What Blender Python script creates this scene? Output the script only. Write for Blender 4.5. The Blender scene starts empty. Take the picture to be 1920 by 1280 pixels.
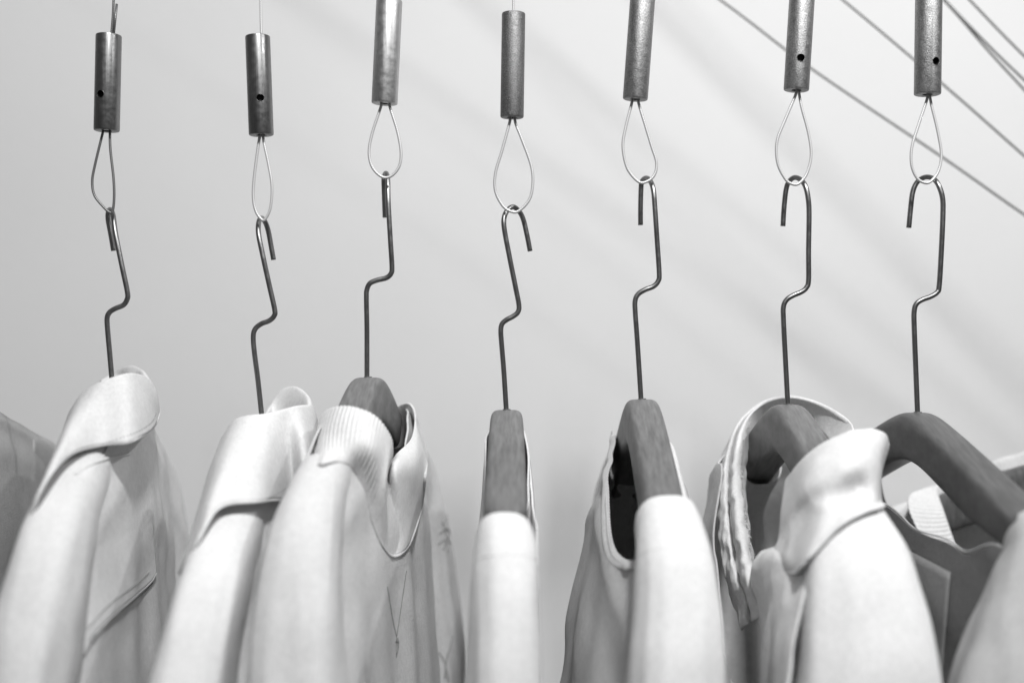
import bpy, bmesh, math, random
from mathutils import Vector, noise, Matrix
from mathutils.bvhtree import BVHTree

random.seed(7)
K = 0.000453            # metres per photo pixel in the plane of the hooks (y = 0)
C = bpy.context.scene.collection
PI = math.pi

def W(u, v, y=0.0):
    """a place in the room: sideways / up, seen from the tripod one metre in front of the rail"""
    return Vector(((u-960)*K*(1+y), y, (640-v)*K*(1+y)))

# ------------------------------------------------------------------ materials
def newmat(name):
    m = bpy.data.materials.new(name); m.use_nodes = True
    nt = m.node_tree; b = nt.nodes['Principled BSDF']
    return m, nt, b

def g(v): return (v, v, v, 1)

def ramp(nt, fac, lo, hi, p0=0.3, p1=0.7):
    r = nt.nodes.new('ShaderNodeValToRGB')
    r.color_ramp.elements[0].position = p0; r.color_ramp.elements[0].color = g(lo)
    r.color_ramp.elements[1].position = p1; r.color_ramp.elements[1].color = g(hi)
    nt.links.new(fac, r.inputs[0]); return r.outputs[0]

def tex(nt, scale, detail=4, vec=None, rough=0.55):
    n = nt.nodes.new('ShaderNodeTexNoise'); n.inputs['Scale'].default_value = scale
    n.inputs['Detail'].default_value = detail; n.inputs['Roughness'].default_value = rough
    if vec: nt.links.new(vec, n.inputs['Vector'])
    return n.outputs[0]

def objco(nt, scale=(1, 1, 1), rot=(0, 0, 0)):
    t = nt.nodes.new('ShaderNodeTexCoord'); mp = nt.nodes.new('ShaderNodeMapping')
    mp.inputs['Scale'].default_value = scale; mp.inputs['Rotation'].default_value = rot
    nt.links.new(t.outputs['Object'], mp.inputs['Vector']); return mp.outputs[0]

def bump(nt, h, dist, strength=1.0, prev=None):
    b = nt.nodes.new('ShaderNodeBump'); b.inputs['Distance'].default_value = dist
    b.inputs['Strength'].default_value = strength
    nt.links.new(h, b.inputs['Height'])
    if prev: nt.links.new(prev, b.inputs['Normal'])
    return b.outputs[0]

def cloth(name, base, rib=0, var=0.06, fuzz=0.00025, thin=.10, rib_d=.0009):
    m, nt, b = newmat(name)
    co = objco(nt)
    c = ramp(nt, tex(nt, 38, 6, co), base*(1-var), base*(1+var*0.4))
    fine = ramp(nt, tex(nt, 430, 4, objco(nt, (1, 1, .45)), 0.85), 0.84, 1.05)
    mx = nt.nodes.new('ShaderNodeMix'); mx.data_type = 'RGBA'; mx.blend_type = 'MULTIPLY'
    mx.inputs[0].default_value = 1
    nt.links.new(c, mx.inputs[6]); nt.links.new(fine, mx.inputs[7])
    nt.links.new(mx.outputs[2], b.inputs['Base Color'])
    b.inputs['Roughness'].default_value = 1.0
    b.inputs['Specular IOR Level'].default_value = 0.03
    n = bump(nt, tex(nt, 55, 4, co), 0.003, 0.22)
    n = bump(nt, tex(nt, 620, 3, co, .75), fuzz*2.4, 0.9, n)
    if rib:
        uv = nt.nodes.new('ShaderNodeTexCoord'); sep = nt.nodes.new('ShaderNodeSeparateXYZ')
        nt.links.new(uv.outputs['UV'], sep.inputs[0])
        mu = nt.nodes.new('ShaderNodeMath'); mu.operation = 'MULTIPLY'; mu.inputs[1].default_value = rib*2*PI
        nt.links.new(sep.outputs[0], mu.inputs[0])
        sn = nt.nodes.new('ShaderNodeMath'); sn.operation = 'SINE'
        nt.links.new(mu.outputs[0], sn.inputs[0])
        n = bump(nt, sn.outputs[0], rib_d, 1.0, n)
    nt.links.new(n, b.inputs['Normal'])
    tr = nt.nodes.new('ShaderNodeBsdfTranslucent'); nt.links.new(mx.outputs[2], tr.inputs['Color']); nt.links.new(n, tr.inputs['Normal'])
    ms = nt.nodes.new('ShaderNodeMixShader'); ms.inputs[0].default_value = thin
    nt.links.new(b.outputs[0], ms.inputs[1]); nt.links.new(tr.outputs[0], ms.inputs[2])
    nt.links.new(ms.outputs[0], nt.nodes['Material Output'].inputs['Surface'])
    return m

def metal(name, base, rough, grit=0.0, streak=0.0, metallic=1.0, gritscale=900):
    m, nt, b = newmat(name)
    b.inputs['Metallic'].default_value = metallic
    co = objco(nt)
    c = ramp(nt, tex(nt, 130, 5, objco(nt, (1, 1, 0.12))), base*0.72, base*1.15)
    if grit:
        gr = ramp(nt, tex(nt, gritscale, 2, co, 0.8), 0.7, 1.3, 0.35, 0.72)
        mx = nt.nodes.new('ShaderNodeMix'); mx.data_type = 'RGBA'; mx.blend_type = 'MULTIPLY'
        mx.inputs[0].default_value = 1
        nt.links.new(c, mx.inputs[6]); nt.links.new(gr, mx.inputs[7]); c = mx.outputs[2]
        nt.links.new(bump(nt, tex(nt, gritscale, 2, co, 0.8), 0.0006, grit), b.inputs['Normal'])
    elif streak:
        nt.links.new(bump(nt, tex(nt, 600, 3, objco(nt, (1, 1, 0.05))), 0.0003, streak), b.inputs['Normal'])
    nt.links.new(c, b.inputs['Base Color'])
    rr = ramp(nt, tex(nt, 220, 4, co), rough*0.8, min(1, rough*1.25))
    nt.links.new(rr, b.inputs['Roughness'])
    return m

def wood(name, base):
    m, nt, b = newmat(name)
    v = objco(nt, (1.0, 0.10, 0.22), (0.25, 0, 0))
    c1 = ramp(nt, tex(nt, 330, 6, v, 0.6), base*0.64, base*1.26, 0.30, 0.70)
    c2 = ramp(nt, tex(nt, 24, 3, objco(nt, (1, .4, .4))), 0.86, 1.12)
    mx = nt.nodes.new('ShaderNodeMix'); mx.data_type = 'RGBA'; mx.blend_type = 'MULTIPLY'
    mx.inputs[0].default_value = 1
    nt.links.new(c1, mx.inputs[6]); nt.links.new(c2, mx.inputs[7])
    nt.links.new(mx.outputs[2], b.inputs['Base Color'])
    b.inputs['Roughness'].default_value = 0.48
    b.inputs['Specular IOR Level'].default_value = 0.4
    nt.links.new(bump(nt, tex(nt, 400, 3, v), 0.0002, 0.5), b.inputs['Normal'])
    return m

def cablemat(name, base, rough=0.4, metallic=0.6):
    m, nt, b = newmat(name)
    b.inputs['Metallic'].default_value = metallic
    b.inputs['Roughness'].default_value = rough
    tc = nt.nodes.new('ShaderNodeTexCoord'); sep = nt.nodes.new('ShaderNodeSeparateXYZ')
    nt.links.new(tc.outputs['UV'], sep.inputs[0])
    # helical strands: phase = around * 5 + along
    a = nt.nodes.new('ShaderNodeMath'); a.operation = 'MULTIPLY'; a.inputs[1].default_value = 5*2*PI
    nt.links.new(sep.outputs[0], a.inputs[0])
    c = nt.nodes.new('ShaderNodeMath'); c.operation = 'MULTIPLY_ADD'; c.inputs[1].default_value = 2*PI/0.0019
    nt.links.new(sep.outputs[1], c.inputs[0]); nt.links.new(a.outputs[0], c.inputs[2])
    s = nt.nodes.new('ShaderNodeMath'); s.operation = 'SINE'; nt.links.new(c.outputs[0], s.inputs[0])
    h = nt.nodes.new('ShaderNodeMath'); h.operation = 'MULTIPLY_ADD'; h.inputs[1].default_value = .5; h.inputs[2].default_value = .5
    nt.links.new(s.outputs[0], h.inputs[0])
    nt.links.new(ramp(nt, h.outputs[0], base*0.88, base*1.04, 0.0, 0.5), b.inputs['Base Color'])
    nt.links.new(bump(nt, h.outputs[0], 0.00012, 0.6), b.inputs['Normal'])
    return m

def plaster(name, base):
    m, nt, b = newmat(name)
    co = objco(nt)
    nt.links.new(ramp(nt, tex(nt, 1.6, 5, co), base*0.95, base*1.02), b.inputs['Base Color'])
    b.inputs['Roughness'].default_value = 0.85
    b.inputs['Specular IOR Level'].default_value = 0.2
    nt.links.new(bump(nt, tex(nt, 90, 4, co), 0.001, 0.25), b.inputs['Normal'])
    return m

M = dict(
    wall=plaster('wall_paint', .72),
    cot1=cloth('cotton_twill', .77), cot2=cloth('cotton_twill_pale', .83),
    fleece=cloth('sweat_fleece', .82, fuzz=.0005), fleece_rib=cloth('sweat_rib', .84),
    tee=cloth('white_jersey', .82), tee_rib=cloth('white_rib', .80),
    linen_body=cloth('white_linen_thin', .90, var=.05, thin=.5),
    tee_shade=cloth('white_jersey_shaded', .60),  # darker copy of the white jersey, shade put into the colour
    linen=cloth('white_linen', .90, var=.05, thin=.2), grey=cloth('grey_jersey', .20), paler_grey=cloth('paler_grey', .30),
    pale=cloth('pale_jersey', .55), knit=cloth('knit_rib', .78), drab=cloth('drab_jersey', .46), lining=cloth('lining', .5),
    thread=cloth('thread', .45), ink=cloth('ink', .22),
    steel=metal('dark_steel', .20, .38, streak=.5), brushed=metal('brushed_steel', .48, .46, streak=.6),
    blast=metal('blasted_steel', .24, .5, grit=.9), blast_pale=metal('blasted_steel_pale', .34, .5, grit=.45),
    wire=metal('gunmetal_wire', .25, .36),
    cable=cablemat('steel_cable', .58, .45, .4), cable_dark=cablemat('dull_cable', .17),
    wood=wood('grey_wood', .15), wood_dark=wood('dark_wood', .095),
    hole=metal('bore_dark', .05, .6),
)

# ------------------------------------------------------------------ mesh helpers
def cr(pts, n, closed=False):
    """centripetal-ish Catmull-Rom through pts, n samples spread evenly over the knots"""
    m = len(pts); out = []
    segs = m if closed else m-1
    tot = n if closed else n-1
    for i in range(n):
        t = i/tot*segs
        k = min(int(t), segs-1); f = t-k
        if closed:
            p0, p1, p2, p3 = pts[(k-1) % m], pts[k % m], pts[(k+1) % m], pts[(k+2) % m]
        else:
            p1, p2 = pts[k], pts[k+1]
            p0 = pts[k-1] if k > 0 else p1*2-p2
            p3 = pts[k+2] if k+2 < m else p2*2-p1
        out.append(0.5*((2*p1)+(p2-p0)*f+(2*p0-5*p1+4*p2-p3)*f*f+(3*p1-p0-3*p2+p3)*f*f*f))
    return out

def wloc(o):
    p = Vector((0, 0, 0))
    while o: p += o.location; o = o.parent
    return p

def mesh_obj(name, verts, faces, mat, parent, uvs=None, smooth=True, thick=0, off=0):
    me = bpy.data.meshes.new(name)
    org = wloc(parent)
    me.from_pydata([tuple(Vector(v)-org) for v in verts], [], faces)
    me.materials.append(mat)
    if uvs:
        l = me.uv_layers.new(name='UVMap')
        for lp in me.loops: l.data[lp.index].uv = uvs[lp.vertex_index]
    if smooth:
        for p in me.polygons: p.use_smooth = True
    o = bpy.data.objects.new(name, me); C.objects.link(o)
    if parent: o.parent = parent
    if thick:
        md = o.modifiers.new('thickness', 'SOLIDIFY'); md.thickness = thick; md.offset = off
        md.use_even_offset = False
    return o

def grid(name, rows, mat, parent, closed=False, thick=0.0016, off=0, disp=None):
    nv = len(rows); nu = len(rows[0])
    verts = [p for r in rows for p in r]
    if disp: verts = [disp(Vector(p)) for p in verts]
    faces = []; 
    for j in range(nv-1):
        for i in range(nu if closed else nu-1):
            a = j*nu+i; b = j*nu+(i+1) % nu
            faces.append((a, b, b+nu, a+nu))
    uvs = [(i/nu, j/nv) for j in range(nv) for i in range(nu)]
    return mesh_obj(name, verts, faces, mat, parent, uvs, True, thick, off)

def crumple(amp=.0012, scale=30, seed=0, amp2=0.0):
    def f(p):
        q = p*scale+Vector((seed*7.1, seed*3.3, seed))
        d = noise.noise_vector(q)*amp
        if amp2: d += noise.noise_vector(p*9+Vector((seed, 0, seed)))*amp2
        return p+d
    return f

def patch(name, ctrl, mat, parent, nu=60, nv=40, closed=False, thick=.0016, off=0, disp=None, ribs=0, rib_h=.0003, rib_on=None):
    """a sheet of cloth through rows of control points"""
    rows = [cr(r, nu, closed) for r in ctrl]
    cols = [cr([r[i] for r in rows], nv) for i in range(nu)]
    g_ = [[cols[i][j] for i in range(nu)] for j in range(nv)]
    if ribs:
        h_ = []
        for j in range(nv):
            row = []
            for i in range(nu):
                du = g_[j][(i+1) % nu if closed else min(i+1, nu-1)]-g_[j][i-1 if (closed or i) else 0]
                dv = g_[min(j+1, nv-1)][i]-g_[max(j-1, 0)][i]
                n_ = du.cross(dv)
                n_ = n_.normalized() if n_.length > 0 else Vector((0, 0, 0))
                k_ = rib_on(i/nu, j/nv) if rib_on else 1
                row.append(g_[j][i]+n_*rib_h*k_*math.sin(2*PI*ribs*i/nu+.6*math.sin(j*.13)))
            h_.append(row)
        g_ = h_
    return grid(name, g_, mat, parent, closed, thick, off, disp), g_

def rows_px(rows): return [[W(*p) for p in r] for r in rows]

def tube_geo(path, rad, seg=10, cap=True):
    n = len(path); verts = []; faces = []; uvs = []
    t0 = (path[1]-path[0]).normalized()
    ref = Vector((0, 1, 0)) if abs(t0.y) < .9 else Vector((1, 0, 0))
    nrm = (ref-t0*ref.dot(t0)).normalized(); s = 0
    for i, p in enumerate(path):
        if i == 0: t = t0
        elif i == n-1: t = (path[i]-path[i-1]).normalized()
        else: t = (path[i+1]-path[i-1]).normalized()
        nrm = (nrm-t*nrm.dot(t)).normalized(); bn = t.cross(nrm)
        if i: s += (path[i]-path[i-1]).length
        r = rad(i/(n-1)) if callable(rad) else rad
        for k in range(seg):
            a = 2*PI*k/seg
            verts.append(p+nrm*math.cos(a)*r+bn*math.sin(a)*r); uvs.append((k/seg, s))
    for i in range(n-1):
        for k in range(seg):
            a = i*seg+k; b = i*seg+(k+1) % seg
            faces.append((a, b, b+seg, a+seg))
    if cap:
        faces.append(tuple(range(seg-1, -1, -1))); faces.append(tuple((n-1)*seg+k for k in range(seg)))
    return verts, faces, uvs

def tube(name, path, rad, mat, parent, seg=10, thick=0):
    v, f, u = tube_geo(path, rad, seg)
    return mesh_obj(name, v, f, mat, parent, u, True)

def thing(name, label, cat, loc, group=None):
    o = bpy.data.objects.new(name, None); C.objects.link(o)
    o.empty_display_size = .02
    o.location = loc; o['label'] = label; o['category'] = cat
    if group: o['group'] = group
    return o

# ------------------------------------------------------------------ wall
wm = bpy.data.meshes.new('wall')
YW = .55
bm = bmesh.new()
bmesh.ops.create_cube(bm, size=1, matrix=Matrix.Translation((0, YW+.05, 0)) @ Matrix.Diagonal((7, .1, 5, 1)))
bm.to_mesh(wm); bm.free(); wm.materials.append(M['wall'])
wall = bpy.data.objects.new('wall', wm); C.objects.link(wall); wall['kind'] = 'structure'

# ------------------------------------------------------------------ cables, grippers, hooks
def ferrule(parent, top, bot, r, mat, hole=None):
    """turned steel sleeve with chamfered ends, a bore underneath and (some) a grub-screw hole"""
    ax = (top-bot); L = ax.length; q = ax.to_track_quat('Z', 'Y'); mw = Matrix.Translation(bot) @ q.to_matrix().to_4x4()
    prof = [(.0, .006), (.0042, .006), (.0042, 0.0004), (.0046, 0), (r-.0011, 0), (r-.0003, .0004), (r, .0013), (r, L-.0013), (r-.0003, L-.0004), (r-.0012, L), (.0032, L), (.003, L-.004), (0, L-.004)]
    seg = 64; verts = []; faces = []
    for (pr, pz) in prof:
        for k in range(seg):
            a = 2*PI*k/seg
            verts.append(mw @ Vector((max(pr, .00001)*math.cos(a), max(pr, .00001)*math.sin(a), pz)))
    n = len(prof)
    for j in range(n-1):
        for k in range(seg):
            a = j*seg+k; b = j*seg+(k+1) % seg
            faces.append((a, b, b+seg, a+seg))
    o = mesh_obj('clamp_sleeve', verts, faces, mat, parent, smooth=True)
    me = o.data
    bmm = bmesh.new(); bmm.from_mesh(me); bmesh.ops.remove_doubles(bmm, verts=bmm.verts, dist=1e-5)
    for f in list(bmm.faces):
        if f.calc_area() < 1e-13: pass
    bmesh.ops.recalc_face_normals(bmm, faces=bmm.faces)
    bmm.to_mesh(me); bmm.free()
    if hole:
        # drill it: difference with a short rod, applied, the rod thrown away
        hp = W(*hole)
        # project onto axis to find the height, drill towards the camera side at that sideways offset
        d = ax.normalized(); t = (hp-bot).dot(d); c = bot+d*t
        side = max(-.9, min(.9, (hp.x-c.x)/r))
        n_ = Vector((side, -math.sqrt(1-side*side), 0)); n_ = (n_-d*n_.dot(d)).normalized()
        cm = bpy.data.meshes.new('drill'); cb = bmesh.new()
        bmesh.ops.create_cone(cb, cap_ends=True, segments=32, radius1=.0031, radius2=.0031, depth=.009,
                              matrix=Matrix.Translation(c+n_*r) @ n_.to_track_quat('Z', 'Y').to_matrix().to_4x4())
        cb.to_mesh(cm); cb.free(); cm.materials.append(M['hole'])
        co = bpy.data.objects.new('drill', cm); C.objects.link(co)
        md = o.modifiers.new('drill', 'BOOLEAN'); md.operation = 'DIFFERENCE'; md.object = co; md.solver = 'EXACT'
        md.material_mode = 'TRANSFER'
        bpy.context.view_layer.update()
        dg = bpy.context.evaluated_depsgraph_get()
        nm = bpy.data.meshes.new_from_object(o.evaluated_get(dg))
        o.modifiers.clear(); o.data = nm
        bpy.data.objects.remove(co, do_unlink=True)
        for p in o.data.polygons: p.use_smooth = True
        # burr of bright metal round the hole
        ring = [c+n_*(math.sqrt(max(0, r*r-(.0033*math.cos(2*PI*i/33))**2))+.0001)+d*(.0033*math.sin(2*PI*i/33))+n_.cross(d)*(.0033*math.cos(2*PI*i/33)) for i in range(33)]
        tube('screw_hole_rim', ring, .0002, M['steel'], o, 6)
    o.data.set_sharp_from_angle(angle=math.radians(40))
    return o

LINES = [
 # up-cable points, ferrule top, bottom, half width px, material, hole, loop left, loop right
 dict(up=[(215, -160), (213, 0), (209, 66)], tail=[(213, 66), (219, 8)], top=(204, 66), bot=(200, 246), r=23.5, m='steel', hole=(196, 181), cm='cable_dark',
      loop=[(194, 244), (192, 252), (178, 310), (173, 340), (177, 366), (192, 386), (205, 398), (211, 396), (214, 372), (213, 335), (207, 280), (206, 244)],
      hook=[(213, 470), (208, 440), (203, 413), (203, 399), (207, 393), (212, 404), (217, 440), (229, 500), (239, 548), (238, 562), (231, 572), (217, 578), (206, 585), (201, 596), (202, 620), (206, 665), (212, 735)], hw=.026,
      gl='dark steel cable gripper with screw hole and thin dull loop, leftmost of all'),
 dict(up=[(489, -160), (489, 0), (490, 68)], top=(483, 68), bot=(490, 254), r=23, m='steel', hole=(493, 188), cm='cable',
      loop=[(489, 252), (486, 262), (477, 330), (475, 370), (480, 396), (490, 411), (497, 411), (507, 390), (510, 350), (504, 310), (495, 268), (493, 252)],
      hook=[(513, 487), (509, 465), (503, 433), (497, 416), (490, 409), (485, 418), (485, 440), (493, 480), (505, 535), (515, 580), (514, 592), (505, 601), (490, 607), (479, 616), (475, 630), (477, 660), (484, 715), (493, 800)], hw=.026,
      gl='dark polished cable gripper with a screw hole above the second collared jacket'),
 dict(up=[(733, -190), (731, -80), (730, 2)], top=(730, 1), bot=(721, 195), r=24.5, m='brushed', hole=None, cm='cable',
      loop=[(716, 192), (713, 204), (698, 250), (692, 285), (698, 313), (715, 331), (732, 331), (748, 313), (752, 285), (745, 245), (732, 204), (729, 192)],
      hook=[(722, 408), (721, 380), (720, 350), (720, 333), (724, 325), (727, 338), (728, 380), (732, 450), (735, 500), (733, 513), (724, 521), (708, 525), (694, 531), (688, 543), (687, 560), (688, 620), (688, 720)], hw=.026,
      gl='bright brushed steel cable gripper without a hole, above the ribbed funnel neck sweatshirt'),
 dict(up=[(963, -160), (963, 0), (963, 24)], top=(963, 25), bot=(960, 221), r=22, m='blast', hole=None, cm='cable',
      loop=[(957, 219), (955, 232), (942, 280), (929, 325), (929, 358), (942, 385), (957, 396), (972, 396), (992, 375), (999, 345), (996, 310), (978, 260), (967, 232), (965, 219)],
      hook=[(994, 471), (988, 440), (981, 411), (973, 396), (962, 388), (951, 395), (945, 410), (946, 432), (955, 480), (967, 540), (973, 572), (971, 585), (962, 593), (949, 600), (941, 608), (939, 622), (941, 650), (945, 700), (950, 780)], hw=.026,
      gl='dark grainy cable gripper without a hole, hanging in the middle of the rail'),
 dict(up=[(1216, -180), (1210, -100), (1206, -30)], top=(1207, -30), bot=(1191, 187), r=23.5, m='blast_pale', hole=None, cm='cable',
      loop=[(1186, 184), (1184, 196), (1173, 240), (1168, 275), (1176, 315), (1196, 340), (1212, 341), (1227, 328), (1231, 305), (1222, 275), (1209, 232), (1198, 196), (1196, 184)],
      hook=[(1201, 422), (1201, 390), (1202, 352), (1204, 340), (1211, 334), (1219, 339), (1225, 356), (1228, 390), (1232, 450), (1236, 512), (1234, 527), (1225, 537), (1210, 543), (1197, 551), (1191, 563), (1191, 585), (1195, 640), (1203, 765)], hw=.026,
      gl='grainy grey cable gripper without a hole, above the round neck shirt with a dark opening'),
 dict(up=[(1512, -180), (1508, -100), (1506, -40)], top=(1506, -40), bot=(1493, 170), r=23.5, m='blast_pale', hole=(1496, 114), cm='cable',
      loop=[(1494, 168), (1491, 180), (1472, 225), (1457, 265), (1458, 305), (1472, 335), (1485, 345), (1498, 344), (1513, 325), (1521, 290), (1516, 250), (1504, 205), (1499, 180), (1498, 168)],
      hook=[(1468, 424), (1470, 390), (1474, 355), (1480, 340), (1490, 333), (1501, 337), (1510, 349), (1515, 370), (1517, 400), (1516, 470), (1516, 525), (1512, 539), (1503, 547), (1487, 554), (1475, 562), (1469, 575), (1469, 600), (1473, 680), (1478, 775)], hw=.03,
      gl='grainy grey cable gripper with a screw hole, above the white frayed shirt'),
 dict(up=[(1748, -180), (1746, -100), (1743, -40)], top=(1742, -40), bot=(1739, 178), r=24.5, m='blast_pale', hole=(1747, 120), cm='cable',
      loop=[(1740, 176), (1737, 190), (1722, 235), (1710, 275), (1709, 308), (1718, 332), (1731, 342), (1744, 341), (1759, 322), (1765, 290), (1758, 245), (1746, 195), (1743, 176)],
      hook=[(1704, 427), (1707, 395), (1711, 362), (1718, 344), (1728, 335), (1739, 332), (1751, 336), (1760, 348), (1767, 370), (1768, 400), (1765, 470), (1761, 535), (1757, 548), (1745, 556), (1729, 562), (1718, 570), (1714, 584), (1714, 610), (1717, 690), (1721, 790)], hw=.034,
      gl='grainy grey cable gripper with an off centre hole, rightmost in view'),
]

# hanger apex (px) / rotation (deg) / slope / material / label
HANG = [
 dict(a=(212, 735), len=.165, rot=7, sl=.46, m='wood', label='hanger with a thin black wire hook rising from the leftmost collared jacket'),
 dict(a=(492, 800), len=.165, rot=2, sl=.46, m='wood', label='hanger whose wire hook rises from the second collared jacket'),
 dict(a=(690, 707), rot=-6, len=.085, sl=.60, m='wood', label='grey wooden hanger shaped like a rounded peak inside the ribbed funnel neck'),
 dict(a=(950, 768), rot=0, sl=.42, m='wood', label='grey wooden hanger seen end on as a narrow upright block'),
 dict(a=(1204, 748), rot=1, sl=.60, m='wood', label='grey wooden hanger with a dark arch beneath it in a round neck shirt'),
 dict(a=(1478, 758), rot=3, sl=.46, m='wood', label='grey wooden hanger inside the white frayed collar'),
 dict(a=(1721, 773), rot=4, len=.2, sl=.34, m='wood_dark', label='dark wooden hanger with its bare arm sloping down to the right edge'),
]

def build_line(d):
    top = W(*d['top']); bot = W(*d['bot'])
    t = thing('cable_gripper', d['gl'], 'cable gripper', bot, 'cable grippers along the rail')
    axis = (top-bot).normalized()
    c = t
    ferrule(t, top, bot, d['r']*K, M[d['m']], d['hole'])
    up = [W(u, v) for u, v in d['up']]
    tube('cable', cr(up, 24), .0011, M['cable_dark'] if d['cm'] == 'cable_dark' else M['cable'], t, 8)
    if d.get('tail'):
        tube('cable_tail', [W(u, v, -.002) for u, v in d['tail']], .0011, M['cable_dark'], t, 8)
    lp = [W(u, v, -.003*math.sin(i/11*PI)) for i, (u, v) in enumerate(d['loop'])]
    tube('cable_loop', cr(lp, 90), .00125 if d['cm'] == 'cable' else .0011, M[d['cm']], t, 8)
    return t

def build_hook(d, parent):
    pts = d['hook']
    # the tip half turns away behind the shank
    vt = min(range(len(pts)), key=lambda i: pts[i][1])
    P = []
    wid = abs(pts[0][0]-pts[vt+3][0])*K
    dep = math.sqrt(max(0.0, d['hw']**2-wid**2))
    ut, ub = pts[0][0], pts[vt+3][0]
    for i, (u, v) in enumerate(pts):
        if i <= vt+3:
            j = i/(vt+3)
            # smooth turn over the top
            f = 1.0 if i <= vt-2 else max(0, 1-(i-(vt-2))/5.0)
            f = f*f*(3-2*f)
            y = dep*f
        else: y = 0
        P.append(W(u, v, y))
    tube('hook', cr(P, 150), .0022, M['wire'], parent, 14)

def ridge(y, sl, a=.018): return -sl*(math.sqrt(y*y+a*a)-a)

def build_hanger(h, line):
    org = W(*h['a'], h.get('y', 0))
    t = thing('clothes_hanger', h['label'], 'clothes hanger', org, 'wooden hangers on the rail')
    R = Matrix.Rotation(math.radians(h['rot']), 3, 'Z')
    n = 97; seg = 36; verts = []; faces = []
    Lh = h.get('len', .168)
    def sec(s): 
        hw = .0140+.003*min(1, abs(s)/.2)   # half width
        th = .037+.004*math.exp(-(s/.03)**2)-.010*max(0, (abs(s)-.12)/.08)
        e = min(1, (Lh-abs(s))/.02); e = math.sqrt(max(0.02, 1-(1-e)**2))
        return hw*e, th*e
    for i in range(n):
        s = -Lh+2*Lh*i/(n-1)
        hw, th = sec(s)
        zt = ridge(s, h['sl']); zc = zt-th/2
        # section stays upright near the neck, leans with the arm further out
        dz = (ridge(s+.001, h['sl'])-ridge(s-.001, h['sl']))/.002
        nrm = Vector((0, -dz, 1)).normalized()
        for k in range(seg):
            a = 2*PI*k/seg
            ca, sa = math.cos(a), math.sin(a); p = 0.42
            x = hw*math.copysign(abs(ca)**p, ca); q = th/2*math.copysign(abs(sa)**p, sa)
            # crown of the top a little domed
            v = Vector((x, s, zc))+nrm*q
            verts.append(org+R @ v)
    for i in range(n-1):
        for k in range(seg):
            a = i*seg+k; b = i*seg+(k+1) % seg
            faces.append((a, b, b+seg, a+seg))
    faces.append(tuple(range(seg))); faces.append(tuple((n-1)*seg+k for k in range(seg)))
    mesh_obj('wooden_bar', verts, faces, M[h['m']], t)
    tube('hook_socket', [org+Vector((0, 0, -.003)), org+Vector((0, 0, .0006))], .0034, M['wood_dark'], t, 20)
    if line: build_hook(line, t)
    return t

for d, h in zip(LINES, HANG):
    build_line(d); build_hanger(h, d)

# ------------------------------------------------------------------ garments
def interp(keys, x):
    if x <= keys[0][0]: return keys[0][1]
    for (a, va), (b, vb) in zip(keys, keys[1:]):
        if x <= b:
            f = (x-a)/(b-a); f = f*f*(3-2*f); return va+(vb-va)*f
    return keys[-1][1]

TDEF = [(0, .017), (.01, .021), (.04, .027), (.12, .034), (.3, .045), (.6, .055)]

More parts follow.
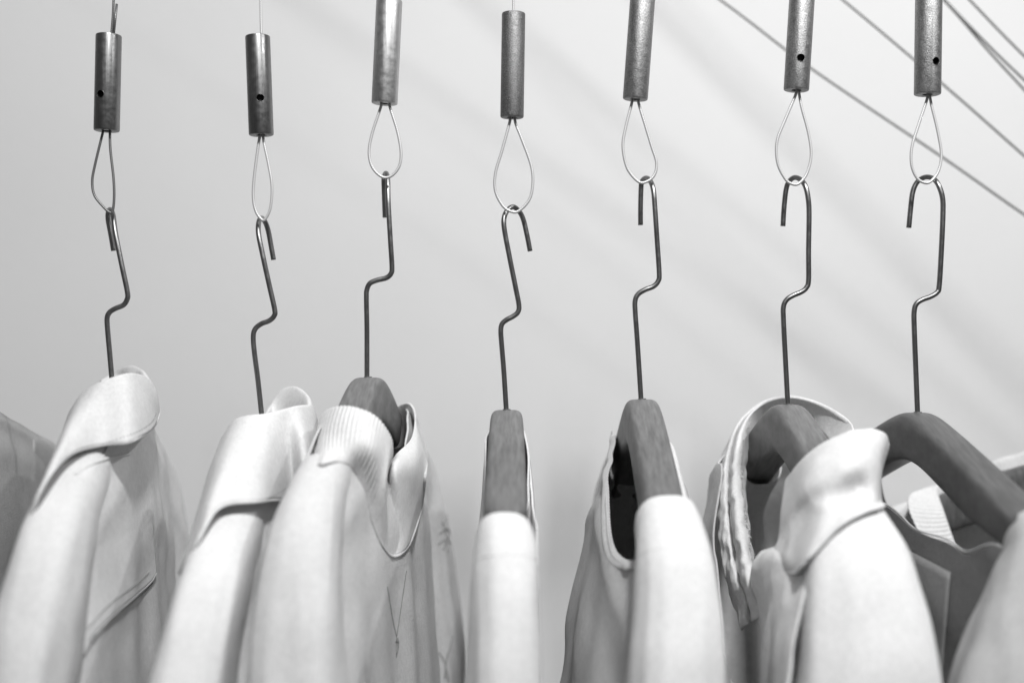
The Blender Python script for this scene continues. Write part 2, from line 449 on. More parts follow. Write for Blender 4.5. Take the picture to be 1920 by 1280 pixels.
class Garment:
    def __init__(s, name, label, cat, h, rot=None, sl=None, lift=.002):
        s.org = W(*h['a'], h.get('y', 0))+Vector((0, 0, lift)); s.R = Matrix.Rotation(math.radians(h['rot'] if rot is None else rot), 3, 'Z')
        s.sl = sl or h['sl']
        s.t = thing(name, label, cat, s.org, 'pale garments hanging on the rail')
    def w(s, x, y, z): return s.org+s.R @ Vector((x, y, z))
    def torso(s, mat, neckL, neckR, L=.185, T=TDEF, fold=.004, seed=1, bottom=.55, nu=120, nv=70, amp=.0012, name='body'):
        """both panels of the body draped from the shoulder ridge; the neck opening starts lower"""
        rows = []
        half = []
        for i in range(nu+1):
            a = -PI/2+PI*i/nu
            half.append((math.sin(a), math.cos(a)))
        loop = [(sy, -cx) for sy, cx in half]+[(sy, cx) for sy, cx in reversed(half[1:-1])]
        for j in range(nv):
            k = (j/(nv-1))**1.7
            row = []
            for (sy, cx) in loop:
                left = cx < 0
                y0 = L*sy
                dn = interp(neckL if left else neckR, y0)
                d = dn+(bottom-dn)*k
                Lk = L+.012*min(1, d/.2)
                y = Lk*sy
                th = interp(T, d)
                prof = abs(cx)**.55
                x = th*prof
                rip = (math.sin(y*52+seed)*.55+math.sin(y*87+seed*2.3+d*5)*.45)
                x += fold*min(1, d/.18)*rip*prof
                row.append(s.w(math.copysign(x, cx), y, ridge(y, s.sl)-d))
            rows.append(row)
        o = grid(name, rows, mat, s.t, True, .0016, 0, crumple(amp, 30, seed, amp*1.5))
        return o
    def neck_hem(s, nk, side, y0, y1, rad, mat, T=TDEF, L=.2):
        P = []
        for i in range(70):
            y = y0+(y1-y0)*i/69; d = interp(nk, y)
            P.append(s.w(side*interp(T, d)*max(0, 1-(y/L)**2)**.275, y, ridge(y, s.sl)-d+.0004))
        tube('neck_edge', P, rad, mat, s.t, 8)
    def neckline(s, nk, side, y0, y1, wd, mat, T, ribs, name='neckband', L=.185, n=700, nv=14):
        """ribbed strip sewn along one side of the neck opening"""
        rows = [[] for _ in range(nv)]
        for i in range(n):
            y = y0+(y1-y0)*i/(n-1)
            d = interp(nk, y); Lk = L+.012*min(1, d/.2)
            for j in range(nv):
                f = j/(nv-1)                       # 0 = free edge, 1 = sewn edge, tucked just outside the panel
                dd = d+.005-wd*(1-f)*min(1, d/.02+.15)
                th = interp(T, max(dd, 0))*max(0, 1-(y/Lk)**2)**.275+.0012+.0016*math.sin(PI*f)-.0030*(1-f)
                th += .00035*math.sin(2*PI*ribs*i/n)
                rows[j].append(s.w(side*th, y, ridge(y, s.sl)-dd))
        o = grid(name, rows, mat, s.t, False, .0014, 0)
        P = [s.w(side*(interp(T, interp(nk, y)+.005)*max(0, 1-(y/L)**2)**.275+.0012), y, ridge(y, s.sl)-interp(nk, y)-.005) for y in [y0+(y1-y0)*i/90 for i in range(91)]]
        tube('seam', P, .0007, mat, o, 6)
        return o
    def sleeve(s, mat, path, ab, name='sleeve', nu=56, nv=90, seed=3, amp=.0012, folds=.002, wrinkles=0, flat=.75):
        """path: (x, y, z) local; ab: (half across, half in-plane) per path point"""
        cs = cr([s.w(*p) for p in path], nv)
        A = cr([Vector((a, b, 0)) for a, b in ab], nv)
        rows = []
        xa = s.R @ Vector((1, 0, 0))
        for j, c in enumerate(cs):
            t = (cs[min(j+1, nv-1)]-cs[max(j-1, 0)]).normalized()
            bn = t.cross(xa).normalized(); xx = bn.cross(t).normalized()
            f = j/(nv-1)
            row = []
            for k in range(nu):
                a = 2*PI*k/nu; ca, sa = math.cos(a), math.sin(a)
                rr = 1+folds/.03*min(1, f*2)*(math.sin(3*a+seed+f*3)*.5+math.sin(5*a+seed*1.7-f*4)*.4)
                rr += (.35-abs(noise.noise(Vector((ca*1.6+seed*3.1, sa*1.6, f*3.2+seed)))))*.17*min(1, f*1.6)
                if wrinkles: rr += wrinkles*math.sin(f*34+3*math.sin(a+seed))*math.exp(-((f-.35)/.3)**2)
                row.append(c+xx*A[j].x*rr*math.copysign(abs(ca)**flat, ca)+bn*A[j].y*rr*math.copysign(abs(sa)**flat, sa))
            rows.append(row)
        return grid(name, rows, mat, s.t, True, .0016, 0, crumple(amp, 26, seed, amp*1.5))
    def std_sleeve(s, mat, side=-1, start=.10, w0=.019, w1=.03, w2=.034, lean=0.0, depth=.03, out=.03, **kw):
        """shoulder and sleeve: along the hanger arm, over its end, then down"""
        sg = side
        def r(y): return ridge(y, s.sl)
        m2 = max(.15, start+(.185-start)*.5)
        path = [(0, sg*start, r(start)-.022), (0, sg*m2, r(m2)-.024), (lean*.1, sg*.185, r(.185)-.036), (lean*.3, sg*(.197+out*.3), r(.197)-.075),
                (lean*.6, sg*(.2+out*.6), r(.2)-.14), (lean, sg*(.2+out), r(.2)-.25), (lean*1.4, sg*(.2+out*1.3), r(.2)-.42), (lean*1.5, sg*(.2+out*1.4), r(.2)-.56)]
        ab = [(w0, .024), (w0+.002, .027), (w0+(w1-w0)*.45, .032), (w0+(w1-w0)*.75, .036), (w1, .04), (w1+(w2-w1)*.6, .043), (w2, .045), (w2, .045)]
        return s.sleeve(mat, path, ab, **kw)

def collar(g_, ridge_px, edge_px, mat, centre, mid=None, bulge=.20, name='collar', nu=140, disp=None, inner=True, thick=.0022, trees=()):
    """turned-down collar: inner stand, fold and outer leaf, through key points"""
    Rg = [W(*p) for p in ridge_px]; E = [W(*p) for p in edge_px[:8]]+drape(trees, edge_px[8:9], .007)+drape(trees, edge_px[9:11], .011)+[W(*p) for p in edge_px[11:]]; c = W(*centre)
    rows = []
    if inner:
        rows.append([p.lerp(c, .35)+Vector((0, 0, -.045)) for p in Rg])
        rows.append([p.lerp(c, .16)+Vector((0, 0, -.012)) for p in Rg])
    rows.append(Rg)
    if mid: rows.append([W(*p) for p in mid])
    else:
        for f, o in ((.12, .008), (.5, .010)):
            rr = []
            for p, e in zip(Rg, E):
                q = p.lerp(e, f); d = q-c; d.z = 0
                rr.append(q+d.normalized()*o*bulge*2+Vector((0, 0, .004*bulge)))
            rows.append(rr)
    rows.append(E)
    return patch(name, rows, mat, g_.t, nu, 60, False, thick, 0, disp)

def hem(name, pts, mat, parent, rad=.0016, n=160, seg=8):
    return tube(name, cr([W(*p) for p in pts], n), rad, mat, parent, seg)

NOHOLE = [(-1, 0), (1, 0)]
def neck(y0, y1, yc, depth):
    return [(-1, 0), (y0, 0), (yc, depth), (y1, 0), (1, 0)]


CAM = Vector((0, -1, 0))
def bvh(o, parent):
    return BVHTree.FromPolygons([v.co+wloc(parent) for v in o.data.vertices], [tuple(p.vertices) for p in o.data.polygons])
def onto(trees, pts, off=.0016):
    """find where seam points lie on the cloth"""
    out = []
    for u, v in pts:
        d = (W(u, v)-CAM).normalized(); best = None
        for t in trees:
            h = t.ray_cast(CAM, d)
            if h[0] is not None and (best is None or h[3] < best[3]): best = h
        if best is None: continue
        n = best[1]
        if n.dot(d) > 0: n = -n
        out.append(best[0]+n*off)
    return out
def drape(trees, pts, off, lim=-.06):
    """near-side key points of a collar lie on the cloth under them"""
    out = []
    for u, v, y in pts:
        h = onto(trees, [(u, v)], off) if trees and y < lim else []
        out.append(h[0] if h else W(u, v, y))
    return out
def spread(pts, n):
    return [(p.x, p.y) for p in cr([Vector((u, v, 0)) for u, v in pts], n)]
def seam(name, trees, pts, mat, parent, rad=.0011, n=90, off=.0012):
    P = onto(trees, spread(pts, n), off)
    if len(P) < 4: return None
    P = [P[0]]+[(P[i-1]+P[i]*2+P[i+1])/4 for i in range(1, len(P)-1)]+[P[-1]]
    return tube(name, P, rad, mat, parent, 8)
def stitches(name, trees, pts, mat, parent, n=60, rad=.0004, off=.0012, duty=.6):
    """a row of thread stitches, one mesh"""
    V = []; F = []
    P = onto(trees, spread(pts, n*3), off)
    runs = [[]]
    for p in P:
        if runs[-1] and (p-runs[-1][-1]).length > .008: runs.append([])
        runs[-1].append(p)
    P = max(runs, key=len)
    for i in range(0, len(P)-2, 3):
        a_, b_ = P[i], P[i+1].lerp(P[i+2], .2)
        if (a_-b_).length > .02: continue
        v, f, u = tube_geo([a_, (a_+b_)/2, b_], rad, 6)
        k = len(V); V += v; F += [tuple(x+k for x in q) for q in f]
    if V: return mesh_obj(name, V, F, mat, parent)

def edge_roll(o, g, row, mat, rad=.0013, name='collar_edge'):
    return tube(name, row, rad, mat, o, 8)

# ---- 1: leftmost collared jacket
G = Garment('jacket', 'pale collared jacket at the far left with a stitched flap on its side', 'jacket', HANG[0])
b1 = G.torso(M['cot1'], neck(-.09, .08, 0, .05), neck(-.08, .08, 0, .03), seed=1, fold=.003)
s1 = G.std_sleeve(M['cot1'], -1, start=.06, lean=-.022, seed=2, w1=.028, w2=.042)
s1b = G.std_sleeve(M['cot1'], 1, lean=.012, seed=5)
r1 = [(190, 716, .07), (222, 697, .085), (245, 689, .075), (264, 697, .055), (273, 712, .018), (266, 706, -.015), (251, 702, -.044), (232, 703, -.062), (205, 712, -.07), (180, 723, -.068), (158, 738, -.055), (140, 765, -.04)]
e1 = [(180, 790, .13), (240, 760, .13), (275, 755, .10), (291, 757, .065), (298, 771, .02), (291, 795, -.035), (270, 814, -.078), (240, 829, -.112), (180, 848, -.165), (128, 880, -.185), (80, 952, -.19), (41, 1046, -.17)]
o, gr = collar(G, r1, e1, M['cot1'], (213, 735, 0), disp=crumple(.001, 25, 3), trees=[bvh(b1, G.t), bvh(s1, G.t)])
edge_roll(o, G, gr[-1][:-5], M['cot1'])
T1 = [bvh(b1, G.t), bvh(s1, G.t)]; TC = [bvh(o, G.t)]
stitches('collar_stitching', TC, [(290, 775), (278, 795), (238, 818), (180, 838), (140, 862), (100, 900)], M['thread'], o, 46, .0004)
TB = [bvh(b1, G.t)]
hemp = [(150, 1225), (170, 1190), (210, 1150), (248, 1117), (276, 1092), (287, 1074)]
topp = [(180, 930), (205, 930), (230, 930), (252, 930), (272, 930), (284, 930)]
rows = []
for j in range(30):
    f = j/29
    pts = [(a_[0]+(b_[0]-a_[0])*f, a_[1]+(b_[1]-a_[1])*f) for a_, b_ in zip(topp, hemp)]
    rows.append(onto(TB, spread(pts, 60), -.001+.0036*f))
m_ = min(len(r) for r in rows)
fl, gr = patch('side_flap', [r[:m_] for r in rows], M['cot1'], G.t, 60, 30, False, .0012)
edge_roll(fl, G, gr[-1], M['cot1'], .0009, 'hem')
T1 = T1+[bvh(fl, G.t)]
stitches('flap_stitching', T1, [(150, 1190), (200, 1135), (245, 1100), (278, 1072)], M['thread'], G.t, 46)
stitches('flap_stitching', T1, [(165, 1200), (212, 1155), (262, 1115), (284, 1092)], M['thread'], G.t, 46)
seam('shoulder_seam', T1, [(140, 892), (165, 874), (200, 860), (240, 851)], M['cot1'], G.t, .0016, 60, .0005)

# ---- grey jacket past the left edge: its far shoulder shows
H0 = dict(a=(-74, 766), rot=0, sl=.32, m='wood', label='hanger at the far left holding the dull grey garment behind the jacket')
h0 = build_hanger(H0, None)
tube('hook', cr([W(-70, 762), W(-68, 600), W(-60, 540), W(-40, 520), W(-42, 420), W(-50, 392), W(-60, 400, .01), W(-60, 460, .02)], 80), .0024, M['wire'], h0, 12)
G = Garment('grey_shirt', 'dull grey out of focus shoulder at the left edge behind the first jacket', 'shirt', H0)
G.torso(M['drab'], neck(-.12, .02, -.05, .05), neck(-.12, .02, -.05, .03), seed=41, fold=.001)
G.std_sleeve(M['drab'], 1, seed=42)
G.std_sleeve(M['drab'], -1, seed=43)

# ---- 2
G = Garment('jacket', 'white collared jacket beside the sweatshirt, its broad collar folded down and smooth', 'jacket', HANG[1])
b2 = G.torso(M['cot2'], neck(-.09, .08, 0, .05), neck(-.08, .08, 0, .03), seed=4, fold=.003)
s2 = G.std_sleeve(M['cot2'], -1, start=.06, lean=-.034, seed=7, w1=.027, w2=.036)
G.std_sleeve(M['cot2'], 1, lean=.01, seed=8)
r2 = [(500, 778, .05), (512, 755, .075), (530, 733, .08), (552, 729, .065), (572, 743, .03), (577, 760, .0), (568, 762, -.02), (552, 765, -.04), (528, 771, -.055), (497, 778, -.065), (465, 781, -.068), (440, 789, -.058), (422, 815, -.045)]
e2 = [(490, 850, .13), (510, 835, .13), (540, 815, .12), (572, 800, .09), (590, 808, .05), (594, 838, .0), (588, 862, -.040), (572, 890, -.080), (530, 932, -.120), (470, 957, -.165), (415, 975, -.18), (370, 1015, -.185), (336, 1078, -.165)]
o, gr = collar(G, r2, e2, M['cot2'], (492, 805, 0), disp=crumple(.001, 25, 6), trees=[bvh(b2, G.t), bvh(s2, G.t)])
edge_roll(o, G, gr[-1][:-5], M['cot2'])
stitches('collar_stitching', [bvh(o, G.t)], [(585, 845), (568, 880), (525, 921), (470, 945), (415, 962), (372, 1000)], M['thread'], o, 60, .00025)

# ---- 3: funnel-neck sweatshirt
G = Garment('sweatshirt', 'pale sweatshirt with a ribbed funnel neck and a rounded throat insert', 'sweatshirt', HANG[2], rot=-7, sl=.5)
b3 = G.torso(M['fleece'], neck(-.10, .09, 0, .05), neck(-.11, .09, -.02, .09), seed=9, fold=.004)
s3 = G.std_sleeve(M['fleece'], -1, start=.125, lean=.016, seed=11, w1=.030, w2=.034)
s3b = G.std_sleeve(M['fleece'], 1, lean=.012, seed=12)
rim = [(598, 792, -.04), (616, 768, -.075), (656, 763, -.098), (702, 780, -.10), (730, 815, -.082), (735, 848, -.055), (732, 868, -.022), (746, 850, -.018), (771, 822, .02), (778, 785, .05), (767, 757, .075), (735, 765, .09), (670, 785, .06), (615, 797, .01)]
mid = [(592, 835, -.045), (604, 822, -.10), (646, 817, -.123), (692, 835, -.130), (716, 880, -.11), (724, 900, -.098), (722, 912, -.040), (742, 890, -.055), (778, 882, -.01), (790, 842, .035), (784, 800, .075), (740, 800, .105), (665, 825, .08), (605, 840, .015)]
base = [(578, 885, -.06), (598, 873, -.11), (637, 868, -.140), (667, 890, -.150), (690, 960, -.140), (716, 1024, -.12), (738, 1043, -.10), (766, 1018, -.07), (787, 955, -.02), (797, 890, .03), (795, 840, .075), (740, 840, .12), (660, 860, .09), (590, 890, .02)]
o, gr = patch('collar', [[W(*p) for p in rim], [W(*p) for p in mid], [W(*base[0])]+drape([bvh(s3, G.t), bvh(b3, G.t)], base[1:9], .0006, 1)+[W(*p) for p in base[9:]]], M['fleece_rib'], G.t, 900, 50, True, .0018, 0, crumple(.0008, 30, 5), ribs=84, rib_h=.00034,
               rib_on=lambda u, v: max(0, min(1, (5.2/14-u)*14))*max(0, min(1, (.86-v)*8)))   # only the standing neck is ribbed, the throat insert is smooth
edge_roll(o, G, gr[-1][int(900*2.6/14):int(900*9.4/14):3], M['fleece'], lambda f: .0006+.0010*min(1, max(0, (f-.15)/.2)), 'seam_piping')
T3 = [bvh(b3, G.t), bvh(s3, G.t), bvh(s3b, G.t)]
seam('sleeve_seam', T3, [(628, 880), (620, 960), (612, 1080), (606, 1200), (600, 1300)], M['fleece'], G.t, .0012, 90, .0003)
for pts in ([(724, 1098), (729, 1130), (735, 1165), (741, 1192), (744, 1215)], [(760, 1070), (752, 1125), (746, 1165), (741, 1200), (741, 1228)], [(744, 1195), (745, 1210), (741, 1232)], [(739, 1203), (746, 1203)]):
    seam('printed_line', T3, pts, M['ink'], G.t, .0004, 30, .0009)
for pts in ([(826, 975), (834, 1000), (830, 1030)], [(822, 1000), (836, 990), (845, 1005)], [(820, 1020), (832, 1012), (838, 1035)], [(838, 960), (830, 985), (842, 1020)], [(822, 1222), (834, 1240), (840, 1275)], [(848, 1190), (838, 1230), (834, 1270)]):
    seam('printed_line', T3, pts, M['thread'], G.t, .0008, 20, .0009)

# ---- 4
TS = [(0, .0155), (.04, .0175), (.12, .021), (.3, .028), (.6, .035)]
G = Garment('t_shirt', 'white shirt in the middle hanging exactly end on below a bare hanger block', 't-shirt', HANG[3])
G.torso(M['tee'], neck(-.195, .09, -.06, .05), neck(-.195, .09, -.06, .05), seed=14, fold=.002, T=TS)
s4 = G.std_sleeve(M['tee'], -1, start=.166, seed=15, w0=.0188, w1=.0255, w2=.030)
G.std_sleeve(M['tee'], 1, seed=16)
rim = [(906, 985, -.13), (912, 971, -.150), (932, 961, -.162), (960, 957, -.166), (986, 957, -.162), (1003, 966, -.15), (1006, 990, -.12), (998, 945, -.05), (993, 880, .0), (987, 845, .05), (955, 830, .09), (930, 855, .05), (922, 905, .0), (913, 950, -.05)]
base = [(899, 1046, -.17), (908, 1043, -.19), (930, 1041, -.196), (962, 1041, -.20), (992, 1044, -.195), (1008, 1052, -.175), (1010, 1062, -.13), (1004, 1000, -.05), (998, 930, 0), (992, 870, .05), (955, 850, .10), (922, 885, .055), (910, 950, .0), (896, 1000, -.05)]
def band(g_, rim, base, mat, nu=200, fat=.0015, name='neckband', closed=True, trees=(), lie=(), ribs=0):
    def near(px, off):
        out = []
        for p in px:
            q = W(*p); h = onto(trees, [p[:2]], off) if trees and p[2] < -.06 else []
            if h and ((h[0]-CAM).length < (q-CAM).length or off < .0006): q = h[0]
            out.append(q)
        return out
    R_ = near(rim, .0014); B_ = near(base, .0004)
    if lie: B_ = [q if p[0] > 1205 else drape(lie, [p], .0012, 1)[0] for p, q in zip(base, B_)]
    c = sum(R_, Vector())/len(R_)
    mid = []
    for p, q in zip(R_, B_):
        m_ = p.lerp(q, .45); d = m_-c; d.z = 0; mid.append(m_+d.normalized()*fat)
    top = []
    if trees:
        for i, (p, q) in enumerate(zip(rim, base)):
            if p[2] < -.06 and q[2] < -.06:
                h = onto(trees, [((p[0]+q[0])/2, (p[1]+q[1])/2)], .0016)
                if h: mid[i] = h[0]
    for p, q in zip(R_, B_):
        m_ = p.lerp(q, .1); d = m_-c; d.z = 0; top.append(m_+d.normalized()*fat*.7)
    inn = [p.lerp(c, .05)+Vector((0, 0, -.010)) for p in R_]
    return patch(name, [inn, R_, top, mid, B_], mat, g_.t, nu, 46, closed, .0014, 0, crumple(.0008, 35, 4), ribs=ribs)
o, gr = band(G, rim[6:]+rim[:1], base[6:]+base[:1], M['tee'], closed=False)
def hemmed(s_, g_, mat, v_=56):
    r_ = [s_.data.vertices[i].co+wloc(s_) for i in range(v_)]
    tube('hem', r_+[r_[0], r_[1]], .0011, mat, s_, 8)
hemmed(s4, G, M['tee'])
seam('neckband_seam', [bvh(s4, G.t)], [(896, 1050), (908, 1044), (930, 1041), (962, 1040), (992, 1043), (1008, 1050)], M['tee'], G.t, .0010, 80, .0002)

# ---- 5
G = Garment('t_shirt', 'white round neck shirt whose ribbed neckline gapes open over a dark inside', 't-shirt', HANG[4], sl=.5, rot=1)
T5 = [(0, .0165), (.02, .0195), (.05, .025), (.07, .032), (.10, .043), (.2, .060), (.3, .073), (.6, .09)]
def smooth(pts): return [(-1, 0)]+[(p.x, max(0, p.y)) for p in cr([Vector((x, d, 0)) for x, d in pts], 90)]+[(1, 0)]
NL5 = smooth([(-.20, 0), (-.178, .012), (-.135, .056), (-.085, .082), (-.03, .077), (.01, .058), (.045, .030), (.085, 0)])
NR5 = smooth([(-.20, 0), (-.17, .010), (-.11, .036), (-.04, .046), (.03, .030), (.085, 0)])
b5 = G.torso(M['tee_shade'], NL5, NR5, seed=18, fold=.004, T=T5)  # same white shirt as its sleeves; body colour lowered to deepen the shade
s5 = G.std_sleeve(M['tee'], -1, start=.142, seed=19, w0=.0215, w1=.032, w2=.037, lean=-.014)
G.std_sleeve(M['tee'], 1, seed=20)
G.neckline(NL5, -1, -.175, .083, .0065, M['tee_shade'], T5, 85)
G.neckline(NR5, 1, -.175, .083, .0065, M['tee_rib'], T5, 85)
hemmed(s5, G, M['tee'])
seam('neckband_seam', [bvh(s5, G.t)], [(1193, 1046), (1212, 1034), (1245, 1027), (1285, 1026), (1318, 1030), (1332, 1040)], M['tee'], G.t, .0010, 80, .0002)

# ---- 6
G = Garment('shirt', 'white shirt with a crumpled turned out collar and a frayed raw edge', 'shirt', HANG[5], rot=2)
b6 = G.torso(M['linen_body'], [(-1, 0), (-.15, 0), (-.11, .18), (-.05, .20), (0, .13), (.05, .04), (.10, 0), (1, 0)], neck(-.12, .09, -.02, .05), seed=22, fold=.005, T=[(0, .018), (.02, .038), (.04, .050), (.12, .062), (.3, .066), (.6, .07)])
s6 = G.std_sleeve(M['linen'], -1, start=.13, seed=23, w0=.028, w1=.046, w2=.056, lean=-.012)
G.std_sleeve(M['linen'], 1, seed=24)
# near leaf of the collar, lying over the shoulder
def leafcrease(p):
    q = Vector((p.x*34+p.z*16, p.y*20, p.z*14-p.x*8))
    n_ = noise.noise(q+Vector((2, 5, 9))); m_ = noise.noise(p*70)
    return p+Vector((-.2, -.8, .4))*((.5-abs(n_))*.0065-.003+m_*.0010)
rows = [
 [(1482, 905, -.075), (1512, 868, -.10), (1560, 835, -.11), (1610, 818, -.11), (1650, 818, -.10), (1660, 830, -.085)],
 [(1474, 900, -.09), (1510, 857, -.12), (1560, 824, -.13), (1612, 808, -.13), (1656, 812, -.118), (1666, 832, -.10)],
 [(1466, 955, -.11), (1508, 915, -.15), (1560, 885, -.165), (1610, 868, -.165), (1646, 872, -.145), (1652, 885, -.11)],
 [(1462, 1005, -.12), (1500, 985, -.165), (1550, 955, -.185), (1605, 935, -.185), (1640, 930, -.165), (1652, 938, -.13)],
 [(1450, 1035, -.12), (1490, 1050, -.17), (1535, 1035, -.195), (1580, 990, -.20), (1622, 965, -.19), (1650, 956, -.155)],
 [(1446, 1060, -.11), (1485, 1075, -.165), (1522, 1062, -.19), (1570, 1002, -.195), (1615, 974, -.186), (1642, 964, -.15)]]
o, gr = patch('collar_leaf', rows_px(rows[:3])+[drape([bvh(s6, G.t)], r_, .006) for r_ in rows[3:]], M['linen'], G.t, 110, 90, False, .002, 0, leafcrease)
edge_roll(o, G, gr[-2], M['linen'], .0012)
# front edge of the shirt below the leaf, bunched up
rows = [
 [(1470, 1020, -.10), (1440, 1030, -.09), (1418, 1050, -.06), (1410, 1085, -.03)],
 [(1500, 1030, -.14), (1455, 1035, -.13), (1422, 1060, -.10), (1412, 1095, -.07)],
 [(1530, 1050, -.17), (1490, 1075, -.16), (1450, 1085, -.13), (1425, 1130, -.09)],
 [(1522, 1090, -.19), (1488, 1140, -.18), (1455, 1150, -.14), (1435, 1190, -.09)],
 [(1500, 1170, -.205), (1478, 1210, -.19), (1455, 1220, -.15), (1442, 1250, -.09)],
 [(1478, 1300, -.22), (1468, 1310, -.20), (1455, 1320, -.16), (1448, 1330, -.09)]]
o, gr = patch('front_placket', rows_px(rows), M['linen'], G.t, 60, 80, False, .002, 0, crumple(.0016, 50, 3, .005))
# back of the collar, standing round the neck and falling down the far front edge
rim = [(1438, 1150, -.075), (1420, 1095, -.06), (1408, 1045, -.04), (1396, 970, -.01), (1388, 900, .02), (1390, 835, .05), (1406, 785, .075), (1438, 755, .09), (1478, 746, .095), (1520, 752, .085), (1560, 770, .06), (1590, 792, .03), (1597, 812, -.02), (1580, 822, -.07)]
out = [(1400, 1170, -.055), (1385, 1110, -.04), (1372, 1050, -.02), (1361, 975, .01), (1358, 905, .035), (1366, 840, .065), (1388, 790, .09), (1428, 757, .108), (1478, 745, .112), (1524, 757, .10), (1566, 782, .07), (1592, 806, .04), (1590, 830, -.02), (1570, 850, -.07)]
out2 = [(1392, 1180, -.03), (1372, 1115, -.01), (1358, 1055, .005), (1348, 980, .03), (1347, 910, .06), (1356, 850, .09), (1385, 808, .115), (1430, 785, .13), (1478, 780, .135), (1516, 800, .12), (1550, 825, .09), (1572, 840, .05), (1575, 850, -.01), (1560, 870, -.06)]
inn = [(1442, 1165, -.05), (1424, 1110, -.035), (1412, 1055, -.015), (1402, 980, .015), (1397, 910, .045), (1402, 845, .075), (1418, 800, .10), (1446, 778, .11), (1480, 772, .115), (1512, 782, .10), (1540, 806, .075), (1560, 830, .04), (1560, 850, -.01), (1550, 860, -.06)]
roll = [(r_[0]*.55+o_[0]*.45, r_[1]*.55+o_[1]*.45, r_[2]-.004) for r_, o_ in zip(rim, out)]
val = [(r_[0]*.30+o_[0]*.70, r_[1]*.30+o_[1]*.70, o_[2]+.006) for r_, o_ in zip(rim, out)]
rdg = [(o_[0], o_[1], o_[2]+.004) for o_ in out]
def creased(p):
    # tight puckers, strongest low on the far front edge
    f = max(0.0, min(1.0, (-.06-p.z)/.10))
    q = p*62+Vector((3, 8, 1)); n_ = noise.noise(q); m_ = noise.noise(p*120)
    return p+Vector((-1, -.6, 0))*((abs(n_)*-.0038+.001)*(.08+f)+m_*.0011*(.1+f))+Vector((0, 0, n_*.002*f))
o, gr = patch('collar', rows_px([inn, rim, roll, val, rdg, out2]), M['linen'], G.t, 260, 70, False, .0016, 0, creased)
# frayed threads along the raw rim
V = []; F = []; rnd = random.Random(4)
k0 = min(range(len(gr)), key=lambda i: min((gr[i][k]-W(1396, 970, -.01)).length for k in range(0, 260, 4)))
for i in range(420):
    p = gr[k0][rnd.randrange(2, 116)]; 
    d = Vector((rnd.uniform(-.2, 1), rnd.uniform(-1, .2), rnd.uniform(-1, .6))).normalized()
    L_ = rnd.uniform(.0012, .0045)
    q = p+d*L_*.5+Vector((0, 0, rnd.uniform(-.0008, .0008))); e = p+d*L_+Vector((rnd.uniform(-1, 1), 0, rnd.uniform(-1, .3)))*L_*.4
    v, f, u = tube_geo([p, q, e], .00016, 4); k = len(V); V += v; F += [tuple(x+k for x in z) for z in f]
ft = mesh_obj('frayed_threads', V, F, M['linen'], G.t)

# ---- 7
G = Garment('sweater', 'wide necked pullover on the bare dark hanger, dark body panel with a lighter rectangle', 'sweater', HANG[6])
NL = [(-1, 0), (-.198, 0), (-.18, .03), (-.13, .056), (-.05, .076), (.02, .080), (.10, .062), (.16, 0), (1, 0)]
b7 = G.torso(M['grey'], NL, [(-1, 0), (-.19, 0), (-.15, .10), (-.02, .15), (.10, .11), (.165, 0), (1, 0)], seed=26, fold=.0015, L=.2)
_r = ridge(.19, G.sl)
s7 = G.sleeve(M['pale'], [(.004, -.184, _r-.021), (.003, -.194, _r-.026), (-.002, -.205, _r-.05), (-.010, -.214, _r-.09), (-.018, -.222, _r-.14), (-.024, -.232, _r-.24), (-.03, -.245, _r-.40), (-.03, -.25, _r-.56)],
              [(.019, .023), (.021, .027), (.030, .031), (.042, .035), (.050, .04), (.056, .044), (.06, .046), (.06, .046)], seed=27)
G.std_sleeve(M['pale'], 1, start=.14, seed=28)
G.neck_hem(NL, -1, -.19, .15, .0008, M['pale'])
T7 = [bvh(b7, G.t)]
rows = []
for j in range(14):
    f = j/13
    l = Vector((1687+(-10)*f, 1020+230*f)); r_ = Vector((1787-18*f, 1073+220*f))
    rr = onto(T7, [tuple(l.lerp(r_, i/13)) for i in range(14)], .0022)
    if len(rr) == 14: rows.append(rr)
if len(rows) > 2: grid('paler_rectangle', rows, M['paler_grey'], G.t, False, .0006)  # rectangle a tone paler than the grey panel around it

# ---- 8: at the right edge, turned towards the camera
H8 = dict(a=(1968, 866), rot=66, sl=.46, m='wood_dark', label='dark hanger inside the ribbed neck at the right edge, turned broadside')
H8['y'] = .12
h8 = build_hanger(H8, None)
tube('hook', cr([W(1968, 880, .12), W(1965, 700, .12), W(1975, 560, .12), W(1978, 420, .12), W(1974, 330, .12), W(1964, 318, .12), W(1954, 330, .12), W(1950, 400, .12)], 80), .0024, M['wire'], h8, 12)
G = Garment('knit_shirt', 'white garment with a ribbed crew neck, half hidden behind the sloping dark hanger arm', 'sweatshirt', H8)
G.torso(M['tee'], [(-1, 0), (-.11, 0), (-.08, .10), (0, .17), (.075, .125), (.10, .04), (.118, 0), (1, 0)], neck(-.10, .10, 0, .03), seed=31, fold=.003)
G.std_sleeve(M['tee'], 1, seed=33, start=.11)
G.std_sleeve(M['tee'], -1, seed=34, start=.11)
rim = [(1757, 914, .165), (1765, 950, .13), (1787, 1012, .115), (1812, 1085, .105), (1900, 1110, .085), (1985, 1040, .075), (2030, 950, .08), (2040, 890, .11), (2005, 846, .15), (1955, 840, .175), (1912, 852, .185), (1868, 865, .19), (1842, 884, .19), (1795, 905, .185)]
base = [(1730, 918, .165), (1702, 940, .125), (1730, 1015, .095), (1765, 1095, .085), (1880, 1150, .06), (2010, 1070, .05), (2060, 970, .06), (2065, 890, .105), (2015, 850, .165), (1955, 848, .20), (1905, 868, .21), (1860, 892, .215), (1825, 915, .21), (1775, 925, .20)]
band(G, rim, base, M['knit'], 900, .004, ribs=120)

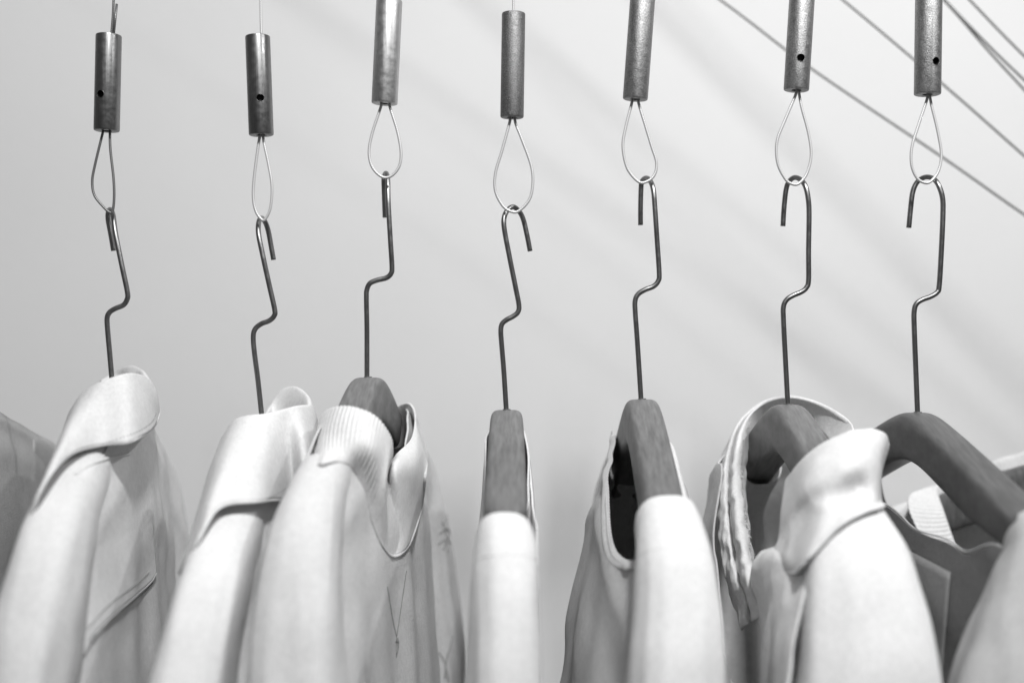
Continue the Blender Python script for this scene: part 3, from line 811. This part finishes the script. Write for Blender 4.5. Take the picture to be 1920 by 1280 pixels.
# ------------------------------------------------------------------ diagonal cables behind
DIAG = [([(1100, -170), (1350, 0), (1520, 128), (1770, 297), (1920, 402), (2100, 520)], 'thin slack cable slanting behind the rail, lowest of the diagonals'),
        ([(1370, -170), (1580, 0), (1770, 160), (1920, 292), (2100, 450)], 'thin straight cable slanting behind the rightmost gripper'),
        ([(1610, -170), (1771, 0), (1850, 82), (1920, 150), (2080, 300)], 'upper cable of the close pair in the top right corner'),
        ([(1606, -170), (1769, 0), (1850, 92), (1920, 168), (2080, 340)], 'lower cable of the close pair in the top right corner'),
        ([(1660, -170), (1818, 0), (1920, 105), (2080, 260)], 'thin cable cutting the top right corner, outermost of the diagonals')]
for pts, lb in DIAG:
    (ua, va), (ub, vb) = pts[0], pts[1]
    pts = [(ua-(ub-ua)*3, va-(vb-va)*3)]+pts       # on up to the ceiling, out of sight
    P = [W(u, v, .22) for u, v in pts]
    o = tube('diagonal_cable', cr(P, 60), .0013, M['cable_dark'], None, 8)
    o['label'] = lb; o['category'] = 'cable'; o['group'] = 'diagonal cables behind the rail'

# ------------------------------------------------------------------ camera, light, render
cam = bpy.data.cameras.new('camera'); co = bpy.data.objects.new('camera', cam); C.objects.link(co)
co.location = (0, -1, 0); co.rotation_euler = (PI/2, 0, 0)
cam.sensor_width = 36; cam.lens = 36/(1920*K); cam.clip_start = .02; cam.clip_end = 50
cam.dof.use_dof = True; cam.dof.focus_distance = 1.0; cam.dof.aperture_fstop = 2.0
bpy.context.scene.camera = co

def area(name, loc, aim, size, power, sy=None):
    l = bpy.data.lights.new(name, 'AREA'); l.size = size; l.energy = power
    if sy: l.shape = 'RECTANGLE'; l.size_y = sy
    o = bpy.data.objects.new(name, l); C.objects.link(o); o.location = loc
    o.rotation_euler = (Vector(aim)-Vector(loc)).to_track_quat('-Z', 'Y').to_euler(); return o
area('key_lamp', (.20, -1.40, 1.55), (.05, 0, -.1), .17, 48)
area('wall_lamp', (.85, -.55, .95), (.45, .55, -.05), .06, 7)

w = bpy.data.worlds.new('World'); bpy.context.scene.world = w; w.use_nodes = True
nt = w.node_tree; bg = nt.nodes['Background']; bg.inputs['Strength'].default_value = .22
tc = nt.nodes.new('ShaderNodeTexCoord')
sp = nt.nodes.new('ShaderNodeSeparateXYZ'); nt.links.new(tc.outputs['Generated'], sp.inputs[0])
mr = nt.nodes.new('ShaderNodeMapRange'); mr.inputs[1].default_value = -1; mr.inputs[2].default_value = 1
mr.inputs[3].default_value = .35; mr.inputs[4].default_value = 1.0
nt.links.new(sp.outputs[2], mr.inputs[0]); nt.links.new(mr.outputs[0], bg.inputs['Color'])

sc = bpy.context.scene
sc.render.engine = 'CYCLES'
sc.view_settings.view_transform = 'Standard'; sc.view_settings.look = 'None'; sc.view_settings.exposure = 0
sc.render.resolution_x = 1024; sc.render.resolution_y = 682
